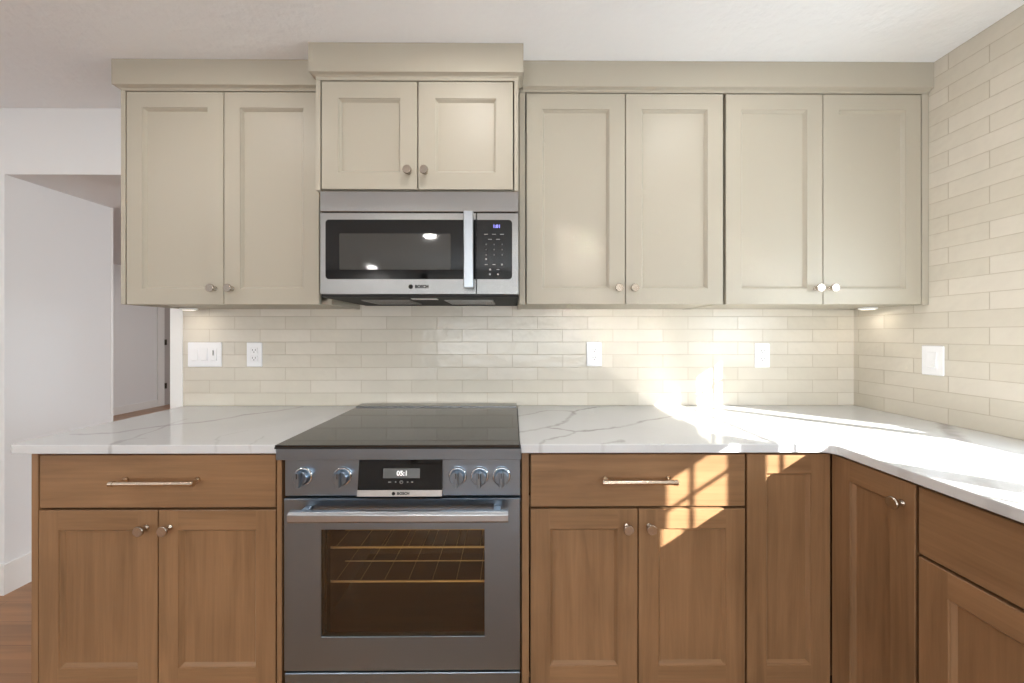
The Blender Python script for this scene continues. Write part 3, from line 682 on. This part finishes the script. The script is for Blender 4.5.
for px, py in ((486.2, 259.2), (490.2, 269.6), (490, 274.4), (498, 274.4), (502, 264.6)): key('key_symbol', px, py, 0.0065, 0.0065, M_grey)
for j in range(3):
    for i in range(3): key('digit_key', 486.2 + 8 * i, 244.5 + 5.2 * j, 0.0050, 0.0055, M_dgrey)
for x0, x1 in ((-0.62, -0.42), (-0.28, -0.08)):
    b = MB(); b.box(x0, x1, 1.50, 1.70, 1.4075, 1.4112)
    for k in range(9): b.box(x0 + 0.01, x1 - 0.01, 1.515 + k * 0.02, 1.522 + k * 0.02, 1.4062, 1.4078)
    b.build('grease_filter', M_grille, mw)
b = MB(); b.box(-0.40, -0.30, 1.44, 1.48, 1.4085, 1.4112); b.build('cooktop_lamp_lens', plain('lens', (200, 200, 196), 0.3), mw)

# ------------------------------------------------------------------ switches and outlets
def wall_outlet(label, x0, x1, z0, z1):
    xc, zc = (x0 + x1) / 2, (z0 + z1) / 2
    r = thing('wall_outlet', label, 'outlet', (xc, YB, zc))
    b = MB(); b.box(xc - 0.0385, xc + 0.0385, YB - 0.006, YB - 0.0003, zc - 0.061, zc + 0.061, 0, 0.003); b.build('cover_plate', M_plastic, r)
    for s in (-1, 1):
        z = zc + s * 0.0195
        b = MB(); b.box(xc - 0.0170, xc + 0.0170, YB - 0.0076, YB - 0.005, z - 0.0150, z + 0.0150, 0, 0.002)
        b.box(xc - 0.0078, xc - 0.0056, YB - 0.0079, YB - 0.0075, z - 0.001, z + 0.008, 1); b.box(xc + 0.0056, xc + 0.0078, YB - 0.0079, YB - 0.0075, z - 0.001, z + 0.008, 1)
        b.cyl((xc, YB - 0.0075, z - 0.007), (xc, YB - 0.0079, z - 0.007), 0.0026, 10, 1)
        b.build('socket', [M_plastic, M_slot], r)
wall_outlet('white duplex outlet on the tile beside the triple switch, left of the range', -1.3212, -1.2419, 1.1068, 1.2312)
wall_outlet('white duplex outlet on the tile nearest the right side of the range, in reflected sunlight', 0.3677, 0.4479, 1.1083, 1.2335)
wall_outlet('white duplex outlet on the back tile closest to the right corner', 1.2114, 1.2895, 1.1029, 1.2259)
r = thing('light_switch', 'white triple switch plate on the tile by the doorway', 'switch', (-1.5266, YB, 1.169))
b = MB(); b.box(-1.6105, -1.4425, YB - 0.007, YB - 0.0003, 1.1075, 1.2305, 0, 0.003); b.build('cover_plate', M_plastic, r)
for i, xx in enumerate((-1.5740, -1.5270, -1.4800)):
    b = MB(); b.box(xx - 0.0165, xx + 0.0165, YB - 0.0085, YB - 0.006, 1.1360, 1.2020, 0, 0.001)
    b.add([(xx - 0.015, YB - 0.0085, 1.138), (xx + 0.015, YB - 0.0085, 1.138), (xx + 0.015, YB - 0.0085, 1.200), (xx - 0.015, YB - 0.0085, 1.200), (xx - 0.015, YB - 0.0125, 1.141), (xx + 0.015, YB - 0.0125, 1.141)], [(0, 4, 5, 1), (4, 3, 2, 5), (0, 3, 4), (1, 5, 2)])
    ro = b.build('rocker', M_plastic, r)
    if i == 2:
        b = MB(); b.box(xx - 0.002, xx + 0.002, YB - 0.0128, YB - 0.010, 1.165, 1.190); b.build('dimmer_slider', M_grey, ro)
r = thing('light_switch', 'white single rocker switch on the tiled right wall', 'switch', (XR, 1.47, 1.170))
yc, zc = 1.476, 1.163
b = MB(); b.box(XR - 0.007, XR - 0.0003, yc - 0.040, yc + 0.040, zc - 0.0605, zc + 0.0605, 0, 0.003); b.build('cover_plate', M_plastic, r)
b = MB(); b.box(XR - 0.0085, XR - 0.006, yc - 0.0165, yc + 0.0165, zc - 0.034, zc + 0.034, 0, 0.001)
xx = XR - 0.0085
b.add([(xx, yc - 0.015, zc - 0.031), (xx, yc + 0.015, zc - 0.031), (xx, yc + 0.015, zc + 0.031), (xx, yc - 0.015, zc + 0.031), (xx - 0.005, yc - 0.015, zc - 0.028), (xx - 0.005, yc + 0.015, zc - 0.028)], [(0, 1, 5, 4), (4, 5, 2, 3), (0, 4, 3), (1, 2, 5)])
b.build('rocker', M_plastic, r)

# ------------------------------------------------------------------ lamps
def cabinet_light(label, x, y, z, energy):
    r = thing('cabinet_light', label, 'light', (x, y, z))
    b = MB(); b.lathe((x, y, z), (0, 0, -1), [(0.034, 0), (0.034, 0.006), (0.030, 0.009), (0.026, 0.009)], 24); b.build('housing', M_trim, r)
    b = MB(); b.lathe((x, y, z - 0.0085), (0, 0, -1), [(0.026, 0), (0.024, 0.0015)], 20); b.build('diffuser', M_puck, r)
    light('cabinet_lamp', 'AREA', (x, y, z - 0.013), (0, 0, -1), energy, (1.0, 0.90, 0.76), shape='DISK', size=0.05)
cabinet_light('small round light under the corner cabinet beside the right wall', 1.645, 1.68, 1.3928, 0.13)
cabinet_light('small round light under the left wall cabinet near its outer end', -1.535, 1.74, 1.3928, 0.12)
def can(label, x, y, energy):
    r = thing('ceiling_light', label, 'light', (x, y, CEIL), 'recessed ceiling lights')
    b = MB(); b.lathe((x, y, CEIL - 0.0005), (0, 0, -1), [(0.085, 0), (0.085, 0.004), (0.070, 0.008), (0.064, 0.004)], 28); b.build('ring', M_trim, r)
    b = MB(); b.lathe((x, y, CEIL - 0.004), (0, 0, -1), [(0.066, 0), (0.062, 0.002)], 28); b.build('diffuser', M_lamp, r)
    light('ceiling_lamp', 'AREA', (x, y, CEIL - 0.012), (0, 0, -1), energy, (1.0, 0.97, 0.93), shape='DISK', size=0.13)
for x, y, e, lb in ((-1.16, 1.0, 2.4, 'round recessed ceiling light in front of the left wall cabinet'), (-0.16, 1.0, 2.8, 'round recessed ceiling light in front of the microwave'),
                (0.84, 1.0, 3.0, 'round recessed ceiling light in front of the right wall cabinets'), (-0.92, -1.3, 8, 'round recessed ceiling light behind the viewer'),
                (0.9, -1.3, 8, 'round recessed ceiling light behind the viewer near the window wall'), (-2.3, -3.2, 8, 'round recessed ceiling light far behind the viewer'), (-2.3, 0.3, 7, 'added round ceiling light brightening the floor by the doorway'), (-4.4, 5.6, 14, 'added round ceiling light brightening the hall beyond the doorway')):  # last two are unseen lights, added to brighten floor and hall
    can(lb, x, y, e)
